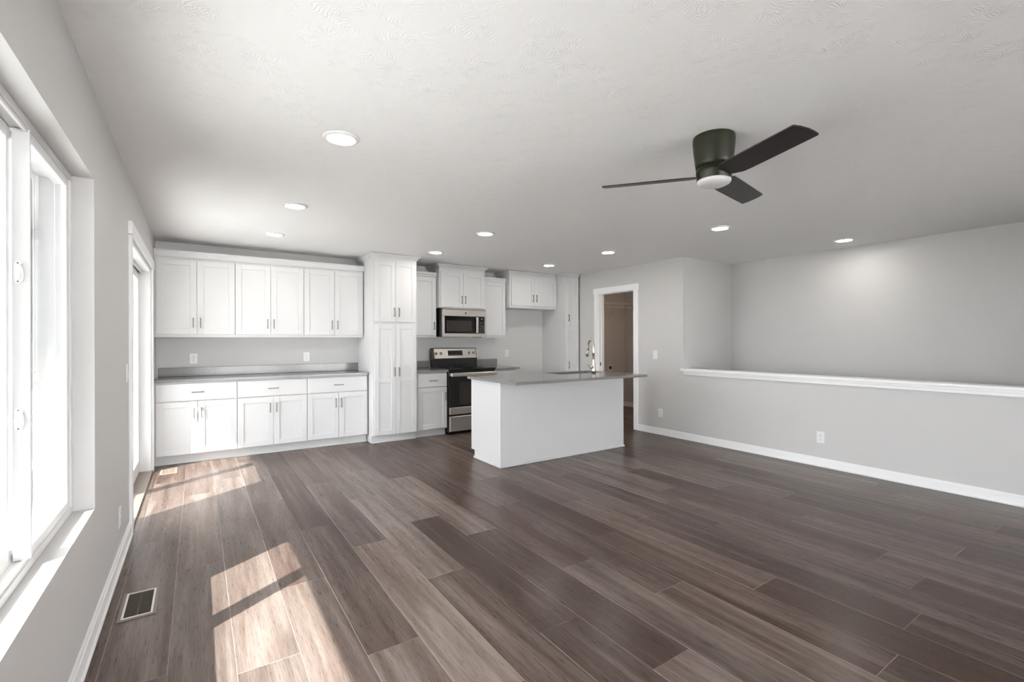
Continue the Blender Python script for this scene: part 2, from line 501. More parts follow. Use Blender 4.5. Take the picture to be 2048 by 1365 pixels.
# right wall: full height with the laundry doorway, then the half wall
LY0, LY1, LZ1 = 4.857, 5.617, 2.085
b = MB()
b.box(XR, XR + TH, YS, LY0, 0, H, 0)
b.box(XR, XR + TH, LY0, LY1, LZ1, H, 0)
b.box(XR, XR + TH, LY1, YB, 0, H, 0)
b.box(XR, XR + TH, -.3, YS, -.12, .918, 0)
b.box(XR, XR + TH, YR, -.3, -.12, H, 0)  # unseen full-height stretch, keeps rear window light off the stairwell walls
struct('wall_right', b, M['wall'])
b = MB(); b.box(XR + TH, XS + .1, YS, YS + TH, -2.7, H, 0); struct('wall_stairwell_end', b, M['wall'])
b = MB(); b.box(XS, XS + .12, YR, YS, -2.7, H, 0); struct('wall_stairwell_far', b, M['wall'])
b = MB(); b.box(XR + .02, XR + TH, YR, YS, -2.7, -.12, 0); struct('wall_stairwell_near', b, M['wall'])
b = MB(); b.box(XR, XS + .1, YR - .1, YS + .1, -2.8, -2.7, 0); struct('floor_stairwell', b, M['floor'])
b = MB(); b.box(XLN, XLN + .12, YS + TH, YB, 0, H, 0); struct('wall_laundry_far', b, M['wall'])
b = MB(); b.box(XS + .1, XLN + .1, YS, YS + TH, 0, H, 0); struct('wall_laundry_near', b, M['wall'])
# wall behind the camera with two large window openings, added to let in fill light
RW = ((0.1, 2.5), (2.9, 5.3))
b = MB()
xs = [XL] + [v for w in RW for v in w] + [XS + .12]
for i in range(0, len(xs), 2):
    b.box(xs[i], xs[i + 1], YR - .2, YR, -.12, H, 0)
for w in RW:
    b.box(w[0], w[1], YR - .2, YR, -.12, .10, 0); b.box(w[0], w[1], YR - .2, YR, 2.07, H, 0)
b.box(XR, XS + .12, YR - .2, YR, -2.7, -.12, 0)
struct('wall_rear', b, M['wall'])
for i, w in enumerate(RW):
    r = sroot('window_%d' % (i + 2), ((w[0] + w[1]) / 2, YR - .1, .10))
    b = MB()
    for x0, x1, z0, z1 in ((w[0], w[0] + .05, .10, 2.07), (w[1] - .05, w[1], .10, 2.07), (w[0] + .05, w[1] - .05, .10, .15), (w[0] + .05, w[1] - .05, 2.02, 2.07),
                           ((w[0] + w[1]) / 2 - .03, (w[0] + w[1]) / 2 + .03, .15, 2.02)):
        b.box(x0, x1, YR - .15, YR - .07, z0, z1)
    b.build('window_frame', M['vinyl'], r)
    b = MB(); b.box(w[0] + .05, w[1] - .05, YR - .113, YR - .109, .15, 2.02, 0); b.build('glass_pane', M['clear'], r)

# baseboards
def baseboard(name, segs):
    b = MB()
    for (ax, fixed, a0, a1, sgn) in segs:     # ax 'x': runs along y on wall x=fixed
        for (d, z0, z1) in ((.014, 0, .072), (.009, .072, .092)):
            if ax == 'x': b.box(fixed, fixed + sgn * d, a0, a1, z0, z1, .001)
            else: b.box(a0, a1, fixed, fixed + sgn * d, z0, z1, .001)
        if ax == 'x': b.box(fixed + sgn * .014, fixed + sgn * .024, a0, a1, 0, .016, .002)
        else: b.box(a0, a1, fixed + sgn * .014, fixed + sgn * .024, 0, .016, .002)
    struct(name, b, M['trim'])
baseboard('baseboard_left', [('x', XL, YR, 4.155, 1)])
baseboard('baseboard_right', [('x', XR, YR, 4.775, -1)])
baseboard('baseboard_laundry', [('x', XLN, YS + TH, YB, -1), ('y', YB, XR + TH, XLN - .02, -1)])
baseboard('baseboard_rear', [('y', YR, XL + .02, XR - .02, 1)])

# half-wall cap
b = MB()
b.box(5.362, XR + TH + .045, -.3, 4.02, .918, .945, .003)
b.box(5.394, XR, -.3, 3.985, .866, .918, .001)
b.box(5.382, 5.394, -.3, 3.985, .894, .918, .003)
b.box(XR + TH, XR + TH + .02, -.3, 3.985, .866, .918, .001)
struct('trim_1', b, M['trim'], 'white wooden ledge capping the half wall')

# window: three-lite slider in a drywall return
r = sroot('window_1', (-.50, (WY0 + WY1) / 2, WZ0), 'large white sliding window in the left wall')
FX0, FX1 = -.60, -.471
b = MB()
for y0, y1, z0, z1 in ((WY0, WY1, WZ0, WZ0 + .028), (WY0, WY1, WZ1 - .028, WZ1), (WY0, WY0 + .03, WZ0 + .028, WZ1 - .028), (WY1 - .03, WY1, WZ0 + .028, WZ1 - .028)):
    b.box(FX0, FX1, y0, y1, z0, z1, .002)
# inner lip tracks
b.box(-.487, -.477, WY0 + .03, WY1 - .03, WZ0 + .028, WZ0 + .04, .001)
b.box(-.487, -.477, WY0 + .03, WY1 - .03, WZ1 - .04, WZ1 - .028, .001)
b.box(-.530, -.520, WY0 + .03, WY1 - .03, WZ0 + .028, WZ0 + .036, .001)
b.build('window_frame', M['vinyl'], r)
def sash(y0, y1, xin, xout, gx, wl, wr, name='sash'):
    z0, z1 = WZ0 + .030, WZ1 - .030
    b = MB()
    b.box(xout, xin, y0, y0 + wl, z0, z1, .002)
    b.box(xout, xin, y1 - wr, y1, z0, z1, .002)
    b.box(xout, xin, y0 + wl, y1 - wr, z0, z0 + .042, .002)
    b.box(xout, xin, y0 + wl, y1 - wr, z1 - .042, z1, .002)
    s = b.build(name, M['vinyl'], r)
    b = MB(); b.box(gx - .002, gx + .002, y0 + wl - .004, y1 - wr + .004, z0 + .038, z1 - .038, 0)
    b.build('glass_pane', M['glass'], s)
    return s
# right vent: slim meeting stile towards the centre
z0, z1 = WZ0 + .030, WZ1 - .030
b = MB()
b.box(-.516, -.472, 2.238, 2.250, z0, z1, .001)
b.box(-.516, -.496, 2.250, 2.285, z0, z1, .001)
b.box(-.516, -.476, 2.800, 2.842, z0, z1, .002)
b.box(-.516, -.476, 2.250, 2.800, z0, z0 + .034, .002)
b.box(-.516, -.476, 2.250, 2.800, z1 - .034, z1, .002)
sr = b.build('sash', M['vinyl'], r)
b = MB(); b.box(-.491, -.487, 2.250, 2.802, z0 + .03, z1 - .03, 0); b.build('glass_pane', M['glass'], sr)
sash(.96, 2.268, -.522, -.566, -.545, .055, .055, 'sash')
sash(.42, 1.0, -.476, -.516, -.490, .045, .045, 'sash')
for ya, yb in ((2.262, 2.838), (1.0, 2.262), (.425, 1.0)):      # insect screens outside the three lites, put there to cut glare
    b = MB()
    for y0, y1, q0, q1 in ((ya, ya + .022, z0, z1), (yb - .022, yb, z0, z1), (ya + .022, yb - .022, z0, z0 + .022), (ya + .022, yb - .022, z1 - .022, z1)):
        b.box(-.592, -.582, y0, y1, q0, q1, .001)
    sf = b.build('screen_frame', M['vinyl'], r)
    b = MB()
    vs = [b.bm.verts.new(v) for v in ((-.587, ya + .02, z0 + .02), (-.587, yb - .02, z0 + .02), (-.587, yb - .02, z1 - .02), (-.587, ya + .02, z1 - .02))]
    b.bm.faces.new(vs); b.build('insect_screen', M['mesh'], sf)
for zc in (1.557, 1.063):       # two cam locks on the meeting stile
    ys = 2.2378
    def stadium(cx, hw, hh, n=10):
        top = [(cx + hw * math.cos(a), zc + hh - hw + hw * math.sin(a)) for a in [math.pi * k / n for k in range(n + 1)]]
        return top + [(cx - hw * math.cos(a), zc - hh + hw - hw * math.sin(a)) for a in [math.pi * k / n for k in range(n + 1)]]
    b = MB()
    b.prism(stadium(-.5005, .0105, .038), 1, ys - .006, ys)
    b.prism(stadium(-.5005, .0080, .024), 1, ys - .011, ys - .006)
    b.box(-.5155, -.509, ys - .004, ys + .001, zc - .010, zc + .002, .001)
    lk = b.build('sash_lock', M['plate'], r)
    b = MB()
    b.tube([(-.494, ys - .009, zc + .026), (-.4885, ys - .012, zc + .010), (-.4865, ys - .013, zc - .012), (-.489, ys - .010, zc - .030)], [.0028, .0034, .0034, .0026], 8)
    b.build('lever', M['plate'], lk)
    for q in (zc + .031, zc - .031):
        b = MB(); b.lathe([(.0026, 0), (.0026, -.0012)], (-.5005, ys - .006, q), axis=1, seg=12); b.build('screw', M['pull'], lk)

# patio door
r = sroot('door_1', (-.46, (DY0 + DY1) / 2, 0), 'white sliding glass patio door in the left wall')
b = MB()
b.box(-.60, XL, DY0, DY0 + .035, 0, DZ1, .002)
b.box(-.60, XL, DY1 - .035, DY1, 0, DZ1, .002)
b.box(-.60, XL, DY0 + .035, DY1 - .035, DZ1 - .035, DZ1, .002)
b.box(-.53, -.52, DY0 + .035, DY1 - .035, DZ1 - .06, DZ1 - .035, .001)
b.box(-.47, -.46, DY0 + .035, DY1 - .035, DZ1 - .06, DZ1 - .035, .001)
b.build('door_frame', M['vinyl'], r)
b = MB()
b.box(-.62, XL + .012, DY0, DY1, -.004, .018, .003)
b.box(-.50, -.49, DY0 + .035, DY1 - .035, .018, .036, .001)
b.build('threshold', M['ventw'], r)
def door_panel(y0, y1, xi, xo):
    b = MB(); z0, z1 = .03, DZ1 - .04
    b.box(xo, xi, y0, y0 + .085, z0, z1, .003); b.box(xo, xi, y1 - .085, y1, z0, z1, .003)
    b.box(xo, xi, y0 + .085, y1 - .085, z0, z0 + .12, .003); b.box(xo, xi, y0 + .085, y1 - .085, z1 - .085, z1, .003)
    s = b.build('door_panel', M['vinyl'], r)
    gx = (xi + xo) / 2
    b = MB(); b.box(gx - .003, gx + .003, y0 + .08, y1 - .08, z0 + .115, z1 - .08, 0); b.build('glass_pane', M['doorglass'], s)
    return s
door_panel(DY0 + .03, 5.18, -.545, -.585)
p2 = door_panel(5.10, DY1 - .036, -.487, -.53)
b = MB()
b.tube([(-.545, 4.32, 1.30), (-.52, 4.32, 1.29), (-.52, 4.32, 1.03), (-.545, 4.32, 1.02)], .008, 8)
b.build('door_handle', M['pull'], r)
# casing around the patio door
b = MB()
cx0, cx1 = XL, XL + .018
b.box(cx0, cx1, DY0 - .085, DY0, 0, DZ1, .002)
b.box(cx0, cx1, DY1, DY1 + .085, 0, DZ1, .002)
b.box(cx0, cx1 + .006, DY0 - .10, DY1 + .10, DZ1, DZ1 + .09, .002)
struct('trim_2', b, M['trim'], 'white casing around the patio door')

# laundry doorway casing and jamb
r = sroot('door_2', (XR + .05, (LY0 + LY1) / 2, 0), 'open doorway to the laundry room with white casing')
b = MB()
for xa, xb in ((XR - .018, XR), (XR + TH, XR + TH + .018)):
    b.box(xa, xb, LY0 - .078, LY0 + .004, 0, LZ1 - .004, .002)
    b.box(xa, xb, LY1 - .004, LY1 + .078, 0, LZ1 - .004, .002)
    k = -.006 if xa < XR else .006
    b.box(min(xa, xa + k), max(xb, xb + k), LY0 - .09, LY1 + .09, LZ1 - .004, LZ1 + .082, .002)
b.build('door_casing', M['trim'], r)
b = MB()
b.box(XR, XR + TH, LY0, LY0 + .018, 0, LZ1, .001); b.box(XR, XR + TH, LY1 - .018, LY1, 0, LZ1, .001)
b.box(XR, XR + TH, LY0 + .018, LY1 - .018, LZ1 - .018, LZ1, .001)
b.box(XR + .05, XR + .085, LY0 + .018, LY0 + .03, 0, LZ1 - .018, .001)
b.box(XR + .05, XR + .085, LY1 - .03, LY1 - .018, 0, LZ1 - .018, .001)
b.build('door_jamb', M['trim'], r)
b = MB(); b.box(XR + .02, XR + .045, LY1 - .0205, LY1 - .018, .915, .975, .0005)
b.build('strike_plate', M['pull'], r)

# ------------------------------------------------------------------ outside
XE = 0.522 - 2.35 / SUN_K
b = MB(); b.box(XE, XO, YR - 3, YB + 4, 2.35, 2.37, 0); b.box(XE - .03, XE, YR - 3, YB + 4, 2.352, 2.58, 0)
b.box(XE, XLN + 1, YR - 3, YB + 4, 2.58, 2.64, 0)
struct('roof_eave', b, M['soffit'])
b = MB(); b.box(-40, XO, -40, 60, -.35, -.25, 0); struct('deck_ground', b, M['deck'])
b = MB(); b.box(XO, 40, -40, YR - .2, -.35, -.25, 0); struct('patio_ground', b, M['concrete'])
M['dark_siding'] = mat('sky_blocker_siding', (0.16, 0.162, 0.158), 0.8, noise=0.1, nscale=2)
b = MB(); b.box(-9, XO, -10, -2.2, -.26, 5.0, 0)  # unseen wing added to block low southern sky from the left openings
for k in range(25): b.box(-9, XO, -2.2, -2.185, -.2 + k * .2, -.02 + k * .2, .004)
b.prism([(-9.3, 5.0), (XO, 5.0), (-5, 6.0)], 1, -10.3, -1.9)
struct('wall_sky_blocker', b, M['dark_siding'])

# ------------------------------------------------------------------ cabinets
def pull(b, x, y, z, vertical=True, ln=.112):
    """flat bar pull standing off the face at y (towards -y)."""
    h = ln / 2; t = .0045; so = .028
    if vertical:
        b.box(x - t, x + t, y - so, y - so + .009, z - h, z + h, .001)
        b.box(x - t, x + t, y - so + .009, y + .001, z + h - .009, z + h, .0008)
        b.box(x - t, x + t, y - so + .009, y + .001, z - h, z - h + .009, .0008)
    else:
        b.box(x - h, x + h, y - so, y - so + .009, z - t, z + t, .001)
        b.box(x + h - .009, x + h, y - so + .009, y + .001, z - t, z + t, .0008)
        b.box(x - h, x - h + .009, y - so + .009, y + .001, z - t, z + t, .0008)

def door(root, x0, x1, z0, z1, yf, hx=None, hz=None, rail=None, st=.062, rl=.062):
    b = MB(); yb = yf + .020
    b.box(x0, x0 + st, yf, yb, z0, z1, .0012); b.box(x1 - st, x1, yf, yb, z0, z1, .0012)
    b.box(x0 + st, x1 - st, yf, yb, z0, z0 + rl, .0012); b.box(x0 + st, x1 - st, yf, yb, z1 - rl, z1, .0012)
    if rail: b.box(x0 + st, x1 - st, yf, yb, rail[0], rail[1], .0012)
    b.box(x0 + st - .004, x1 - st + .004, yf + .009, yb - .001, z0 + rl - .004, z1 - rl + .004, 0)
    d = b.build('door', M['cab'], root)
    if hx is not None:
        b = MB(); pull(b, hx, yf, hz); b.build('handle', M['pull'], d)
    return d

def drawer(root, x0, x1, z0, z1, yf, hx, hz):
    b = MB(); b.box(x0, x1, yf, yf + .020, z0, z1, .002)
    d = b.build('drawer', M['cab'], root)
    if hx is not None:
        b = MB(); pull(b, hx, yf, hz, False); b.build('handle', M['pull'], d)

CROWN = [(0, 2.378), (.006, 2.380), (.006, 2.392), (.018, 2.398), (.020, 2.410), (.034, 2.414), (.036, 2.424), (.046, 2.426), (.046, 2.4355)]
YFL, YUP = 6.200, 6.400       # door faces: left base run, wall cabinets
TOP = .920                    # worktop height

# -- left run of base cabinets (three alike)
splits = [-.372, .372, 1.113, 1.857]
def left_base(i, label):
    x0, x1 = splits[i], splits[i + 1]
    r = thing('base_cabinet', ((x0 + x1) / 2, YFL + .02, 0), label, 'cabinet', 'base cabinets along the left of the kitchen wall')
    b = MB()
    xa = XL + .002 if i == 0 else x0
    b.box(xa, x1, YFL + .02, YB - .001, .10, TOP - .031, .0005)
    b.build('body', M['cab'], r)
    b = MB(); b.box(xa, x1, YFL + .075, YFL + .095, 0.001, .10, .0005); b.box(xa, x1, YFL + .065, YFL + .075, .001, .014, .002)
    b.build('toe_kick', M['cab'], r)
    m = (x0 + x1) / 2; g = .003
    xr = x1 - (.014 if i == 2 else g)
    drawer(r, x0 + g, xr, .686, .870, YFL, m, .775)
    door(r, x0 + g, m - .0015, .110, .676, YFL, m - .034, .548)
    door(r, m + .0015, xr, .110, .676, YFL, m + .034, .548)
    return r
left_base(0, 'white base cabinet partly in sunlight, next to the patio door')
left_base(1, 'white base cabinet in the middle of the three under the long grey worktop')
left_base(2, 'white base cabinet right of the middle one, against the tall pantry')
# -- left run of wall cabinets
usplit = [-.378, .366, 1.114, 1.860]
def left_upper(i, label):
    x0, x1 = usplit[i], usplit[i + 1]
    r = thing('upper_cabinet', ((x0 + x1) / 2, YUP + .02, 1.375), label, 'cabinet', 'wall cabinets over the long worktop')
    xa = XL + .002 if i == 0 else x0
    b = MB(); b.box(xa, x1, YUP + .02, YB - .001, 1.375, 2.285, .0005); b.build('body', M['cab'], r)
    m = (x0 + x1) / 2; g = .003
    door(r, x0 + g, m - .0015, 1.408, 2.238, YUP, m - .034, 1.537)
    door(r, m + .0015, x1 - (.012 if i == 2 else g), 1.408, 2.238, YUP, m + .034, 1.537)
    return r
left_upper(0, 'white two-door wall cabinet in the corner above the outlet by the patio door')
left_upper(1, 'white two-door wall cabinet, the middle of three over the long worktop')
left_upper(2, 'white two-door wall cabinet touching the left side of the tall pantry')
b = MB()
b.prism([(YUP + .02, 2.262), (YUP - .004, 2.262), (YUP - .008, 2.275), (YUP - .022, 2.312), (YUP - .026, 2.315), (YUP - .026, 2.332), (YUP + .04, 2.332)], 0, XL + .002, 1.863)
tag(b.build('cornice', M['cab']), 'white cornice strip along the top of the three left wall cabinets', 'moulding')
# -- left worktop and upstand
b = MB(); b.box(XL + .001, 1.864, 6.172, YB - .001, TOP - .030, TOP, .003)
tag(b.build('worktop', M['quartz']), 'long grey quartz worktop on the left base cabinets', 'worktop')
b = MB(); b.box(XL + .02, 1.862, YB - .02, YB - .001, TOP + .0005, 1.026, .003)
tag(b.build('backsplash', M['quartz']), 'long grey quartz upstand at the back of the left worktop', 'backsplash')

# -- tall pantry
PX0, PX1, YP = 1.867, 2.463, 6.005
def pantry(name, x0, x1, yf, doors, label, crown_l=True, crown_r=True, crown_yb=6.40):
    r = thing(name, ((x0 + x1) / 2, yf + .02, 0), label, 'cabinet')
    b = MB(); b.box(x0, x1, yf + .02, YB - .001, .10, 2.42, .0008); b.build('body', M['cab'], r)
    b = MB(); b.box(x0, x1, yf + .08, yf + .10, .001, .10, .0005); b.box(x0, x1, yf + .07, yf + .08, .001, .014, .002)
    b.box(x0, x0 + .018, yf + .10, YB - .2, .001, .10, .0005); b.box(x1 - .018, x1, yf + .10, YB - .2, .001, .10, .0005)
    b.build('toe_kick', M['cab'], r)
    b = MB(); b.crown(CROWN, x0, x1, yf + .02, crown_yb, crown_l, crown_r)
    b.build('crown', M['cab'], r)
    for (xa, xb, hx) in doors:
        door(r, xa, xb, 1.576, 2.368, yf, hx, 1.702, st=.056 if xb - xa > .2 else .048)
        door(r, xa, xb, .110, 1.548, yf, hx, .922, rail=(.790, .858), st=.056 if xb - xa > .2 else .048)
    return r
pantry('pantry_cabinet', PX0, PX1, YP, [(1.885, 2.1615, 2.1445), (2.1645, 2.444, 2.2055)], 'tall white four-door pantry cabinet left of the range', crown_yb=YB - .01)
# -- narrow base cabinet between pantry and range
r = thing('base_cabinet', (2.70, 6.07, 0), 'narrow white base cabinet with one drawer and one door between pantry and range', 'cabinet')
YN = 6.050
b = MB(); b.box(2.466, 2.926, YN + .02, YB - .001, .10, TOP - .031, .0005); b.build('body', M['cab'], r)
b = MB(); b.box(2.466, 2.926, YN + .075, YN + .095, .001, .10, .0005); b.build('toe_kick', M['cab'], r)
drawer(r, 2.490, 2.920, .690, .872, YN, 2.712, .777)
door(r, 2.490, 2.920, .110, .678, YN, 2.893, .548)
b = MB(); b.box(2.465, 2.932, 6.018, YB - .001, TOP - .030, TOP, .003)
tag(b.build('worktop', M['quartz']), 'short grey quartz worktop between pantry and range', 'worktop')
b = MB(); b.box(2.465, 2.930, YB - .02, YB - .001, TOP + .0005, 1.026, .003)
tag(b.build('backsplash', M['quartz']), 'short grey quartz upstand left of the range', 'backsplash')
# -- base cabinet right of the range
r = thing('base_cabinet', (3.91, 6.07, 0), 'white base cabinet right of the range, mostly behind the island', 'cabinet')
b = MB(); b.box(3.702, 4.118, YN + .02, YB - .001, .10, TOP - .031, .0005); b.build('body', M['cab'], r)
b = MB(); b.box(3.702, 4.118, YN + .075, YN + .095, .001, .10, .0005); b.build('toe_kick', M['cab'], r)
drawer(r, 3.712, 4.104, .690, .872, YN, 3.908, .777)
door(r, 3.712, 4.104, .110, .678, YN, 3.74, .548)
b = MB(); b.box(3.698, 4.145, 6.018, YB - .001, TOP - .030, TOP, .003)
tag(b.build('worktop', M['quartz']), 'short grey quartz worktop right of the range beside the refrigerator gap', 'worktop')
b = MB(); b.box(3.700, 4.150, YB - .02, YB - .001, TOP + .0005, 1.026, .003)
tag(b.build('backsplash', M['quartz']), 'short grey quartz upstand right of the range', 'backsplash')
# -- narrow wall cabinets either side of the microwave
def narrow_upper(x0, x1, d0, d1, hx, label):
    r = thing('upper_cabinet', ((x0 + x1) / 2, YUP + .02, 1.375), label, 'cabinet')
    b = MB(); b.box(x0, x1, YUP + .02, YB - .001, 1.375, 2.30, .0005); b.build('body', M['cab'], r)
    door(r, d0, d1, 1.410, 2.256, YUP, hx, 1.545)
    b = MB(); b.box(x0, x1, YUP + .006, YUP + .06, 2.266, 2.294, .001); b.box(x0, x1, YUP - .006, YUP + .06, 2.294, 2.330, .002)
    b.build('cornice', M['cab'], r)
narrow_upper(2.466, 2.928, 2.485, 2.915, 2.885, 'narrow white wall cabinet between pantry and microwave')
narrow_upper(3.702, 4.146, 3.716, 4.132, 3.746, 'narrow white wall cabinet right of the microwave')
# -- cabinet over the microwave
r = thing('upper_cabinet', (3.315, 6.32, 1.815), 'white two-door cabinet above the microwave', 'cabinet')
b = MB(); b.box(2.932, 3.698, 6.320, YB - .001, 1.812, 2.41, .0005); b.build('body', M['cab'], r)
b = MB(); b.crown(CROWN, 2.932, 3.698, 6.32, YB - .01); b.build('crown', M['cab'], r)
door(r, 2.950, 3.3135, 1.822, 2.345, 6.300, 3.288, 1.94)
door(r, 3.3165, 3.680, 1.822, 2.345, 6.300, 3.345, 1.94)
# -- cabinet over the refrigerator gap
r = thing('upper_cabinet', (4.63, 6.31, 1.86), 'white two-door cabinet above the empty refrigerator gap', 'cabinet')
b = MB(); b.box(4.150, 5.108, 6.310, YB - .001, 1.855, 2.405, .0005); b.build('body', M['cab'], r)
b = MB(); b.crown(CROWN, 4.150, 5.062, 6.31, YB - .01, True, False); b.build('crown', M['cab'], r)
door(r, 4.180, 4.6285, 1.892, 2.345, 6.290, 4.595, 2.02)
door(r, 4.6315, 5.090, 1.892, 2.345, 6.290, 4.665, 2.02)
# -- tall narrow cabinet by the right wall
pantry('pantry_cabinet', 5.110, 5.385, 6.045, [(5.128, 5.375, 5.150)], 'tall narrow white cabinet beside the refrigerator gap', True, False, 6.30)

# ------------------------------------------------------------------ microwave
r = thing('microwave', (3.325, 6.30, 1.385), 'stainless over-the-range microwave with black door glass', 'microwave')
b = MB(); b.box(2.955, 3.690, 6.292, YB - .002, 1.390, 1.806, .002); b.build('body', M['black'], r)
b = MB()
b.box(2.955, 3.695, 6.262, 6.292, 1.690, 1.788, .004)
b.box(2.955, 3.695, 6.262, 6.292, 1.385, 1.437, .004)
b.box(2.955, 2.990, 6.262, 6.292, 1.437, 1.690, .002)
b.box(3.664, 3.695, 6.262, 6.292, 1.437, 1.690, .002)
b.build('front_frame', M['steel'], r)
b = MB(); b.box(2.955, 3.66, 6.250, 6.30, 1.792, 1.803, .001); b.build('vent_grille', M['steel'], r)
b = MB(); b.box(2.990, 3.555, 6.266, 6.290, 1.437, 1.690, .001)
dd = b.build('door', M['glassblk'], r)
b = MB(); b.box(3.030, 3.435, 6.264, 6.267, 1.460, 1.625, .001); b.build('door_window', M['ovenwin'], dd)
b = MB()
b.box(3.503, 3.541, 6.232, 6.246, 1.445, 1.682, .005)
b.box(3.510, 3.534, 6.244, 6.267, 1.655, 1.675, .002); b.box(3.510, 3.534, 6.244, 6.267, 1.452, 1.472, .002)
b.build('handle', M['steel'], dd)
b = MB(); b.box(3.556, 3.663, 6.266, 6.290, 1.437, 1.690, .001)
kp = b.build('control_panel', M['glassblk'], r)
for row, zz in enumerate((1.605, 1.59, 1.56, 1.545, 1.53, 1.515, 1.50, 1.485, 1.46, 1.45)):
    for c in range(3):
        if (row * 3 + c) % 7 == 5: continue
        x = 3.583 + c * .026
        b = MB(); b.box(x - .004, x + .004, 6.2652, 6.2662, zz - .002, zz + .002, 0); b.build('key_mark', M['print'], kp)
b = MB(); b.box(3.60, 3.625, 6.2652, 6.2662, 1.653, 1.661, 0); b.build('clock_digits', M['print'], kp)
b = MB()
b.lathe([(.0155, 0), (.0155, -.002), (.0125, -.002), (.0125, 0)], (3.335, 6.2618, 1.739), axis=1, seg=24)
b.lathe([(.009, 0), (.008, -.0015)], (3.335, 6.2618, 1.739), axis=1, seg=16)
b.build('round_emblem', M['pull'], r)

# ------------------------------------------------------------------ range
RX0, RX1 = 2.937, 3.695
r = thing('range', (3.316, 6.05, 0), 'stainless and black electric range with glass cooktop', 'range')
b = MB()
b.box(RX0, RX1, 6.035, 6.66, .03, .905, .002)
b.box(RX0 + .05, RX1 - .05, 6.08, 6.62, .001, .03, 0)
for fx in (RX0 + .04, RX1 - .04):
    b.lathe([(.018, 0), (.018, .03)], (fx, 6.075, .0005), seg=12)
b.build('body', M['black'], r)
b = MB(); b.box(RX0 - .002, RX1 + .002, 6.000, 6.60, .905, .930, .004)
ck = b.build('cooktop', M['glassblk'], r)
for (bx, by, br) in ((3.13, 6.17, .10), (3.51, 6.17, .085), (3.13, 6.44, .075), (3.51, 6.44, .095)):
    b = MB(); b.lathe([(br, 0), (br, .0006), (br - .003, .0006), (br - .003, 0)], (bx, by, .9301), seg=40)
    b.build('burner_ring', M['ventd'], ck)
b = MB()
b.prism([(6.565, .93), (6.655, .93), (6.655, 1.215), (6.605, 1.215), (6.565, 1.055)], 0, RX0, RX1)
bgd = b.build('backguard', M['black'], r)
# sloped stainless face, follows the line (6.565,1.055) to (6.605,1.215)
def slope_pt(z): return 6.565 + (z - 1.055) * .25
def sloped(b, x0, x1, z0, z1, th=.004):
    b.prism([(slope_pt(z0), z0), (slope_pt(z0) - th, z0 + th * .25), (slope_pt(z1) - th, z1 + th * .25), (slope_pt(z1), z1)], 0, x0, x1)
b = MB(); sloped(b, RX0 + .03, RX1 - .012, 1.060, 1.205); b.build('control_panel', M['steel'], bgd)
b = MB(); sloped(b, 3.195, 3.445, 1.098, 1.176, .0065); dsp = b.build('display', M['glassblk'], bgd)
for k in range(6):
    b = MB(); sloped(b, 3.215 + k * .036, 3.229 + k * .036, 1.109, 1.113, .0072); b.build('key_mark', M['print'], dsp)
for kx in (2.995, 3.075, 3.565, 3.640):
    b = MB(); yk = slope_pt(1.133) - .004
    b.lathe([(.024, 0), (.024, -.006), (.020, -.008), (.018, -.026), (.014, -.028)], (kx, yk, 1.133), axis=1, seg=20)
    b.box(kx - .004, kx + .004, yk - .034, yk - .024, 1.116, 1.150, .001)
    b.build('knob', M['chrome'], bgd)
b = MB()
b.box(RX0 + .006, RX1 - .006, 6.000, 6.034, .385, .815, .003)
dr = b.build('oven_door', M['glassblk'], r)
b = MB(); b.box(3.09, 3.54, 5.9985, 6.001, .42, .735, .001); b.build('oven_window', M['ovenwin'], dr)
b = MB(); b.box(RX0 + .006, RX1 - .006, 5.997, 6.034, .286, .384, .003); b.build('lower_strip', M['steel'], dr)
b = MB()
b.box(RX0 + .006, RX1 - .006, 5.945, 5.965, .822, .874, .008)
b.box(RX0 + .012, RX0 + .045, 5.96, 6.034, .828, .868, .003); b.box(RX1 - .045, RX1 - .012, 5.96, 6.034, .828, .868, .003)
b.build('oven_handle', M['steel'], dr)
b = MB(); b.box(RX0 + .006, RX1 - .006, 5.997, 6.034, .048, .258, .004); b.build('storage_drawer', M['steel'], r)

# ------------------------------------------------------------------ island
r = thing('kitchen_island', (3.52, 4.46, 0), 'white kitchen island with plain panels in the middle of the floor', 'island')
IX0, IX1, IY0, IY1 = 2.612, 4.428, 4.150, 4.775
b = MB()
b.box(IX0, IX0 + .018, IY0 + .0, IY1, .09, TOP - .031, .0008); b.box(IX0, IX0 + .018, IY0, IY1 - .072, .001, .09, .0005)
b.build('end_panel', M['cab'], r); b = MB()
b.box(IX1 - .018, IX1, IY0, IY1, .09, TOP - .031, .0008); b.box(IX1 - .018, IX1, IY0, IY1 - .072, .001, .09, .0005)
b.build('end_panel', M['cab'], r)
b = MB(); b.box(IX0 + .018, IX1 - .018, IY0, IY0 + .018, .001, TOP - .031, .0005); b.build('back_panel', M['cab'], r)
b = MB()
b.box(IX0 + .018, IX1 - .018, IY0 + .018, IY1 - .02, .10, .66, .0005); b.box(IX0 + .018, 3.55, IY0 + .018, IY1 - .02, .66, TOP - .032, 0)
b.box(4.38, IX1 - .018, IY0 + .018, IY1 - .02, .66, TOP - .032, 0)
b.box(3.55, 4.38, IY1 - .03, IY1 - .02, .66, TOP - .032, 0)
b.box(IX0 + .018, IX1 - .018, IY1 - .095, IY1 - .075, .001, .10, 0)
b.build('body', M['cab'], r)
b = MB()
b.box(IX0 - .011, IX1 + .011, IY0 - .011, IY0, .001, .022, .003)
b.box(IX0 - .011, IX0, IY0, IY1 - .065, .001, .022, .003)
b.box(IX1, IX1 + .011, IY0, IY1 - .065, .001, .022, .003)
b.build('shoe_moulding', M['cab'], r)
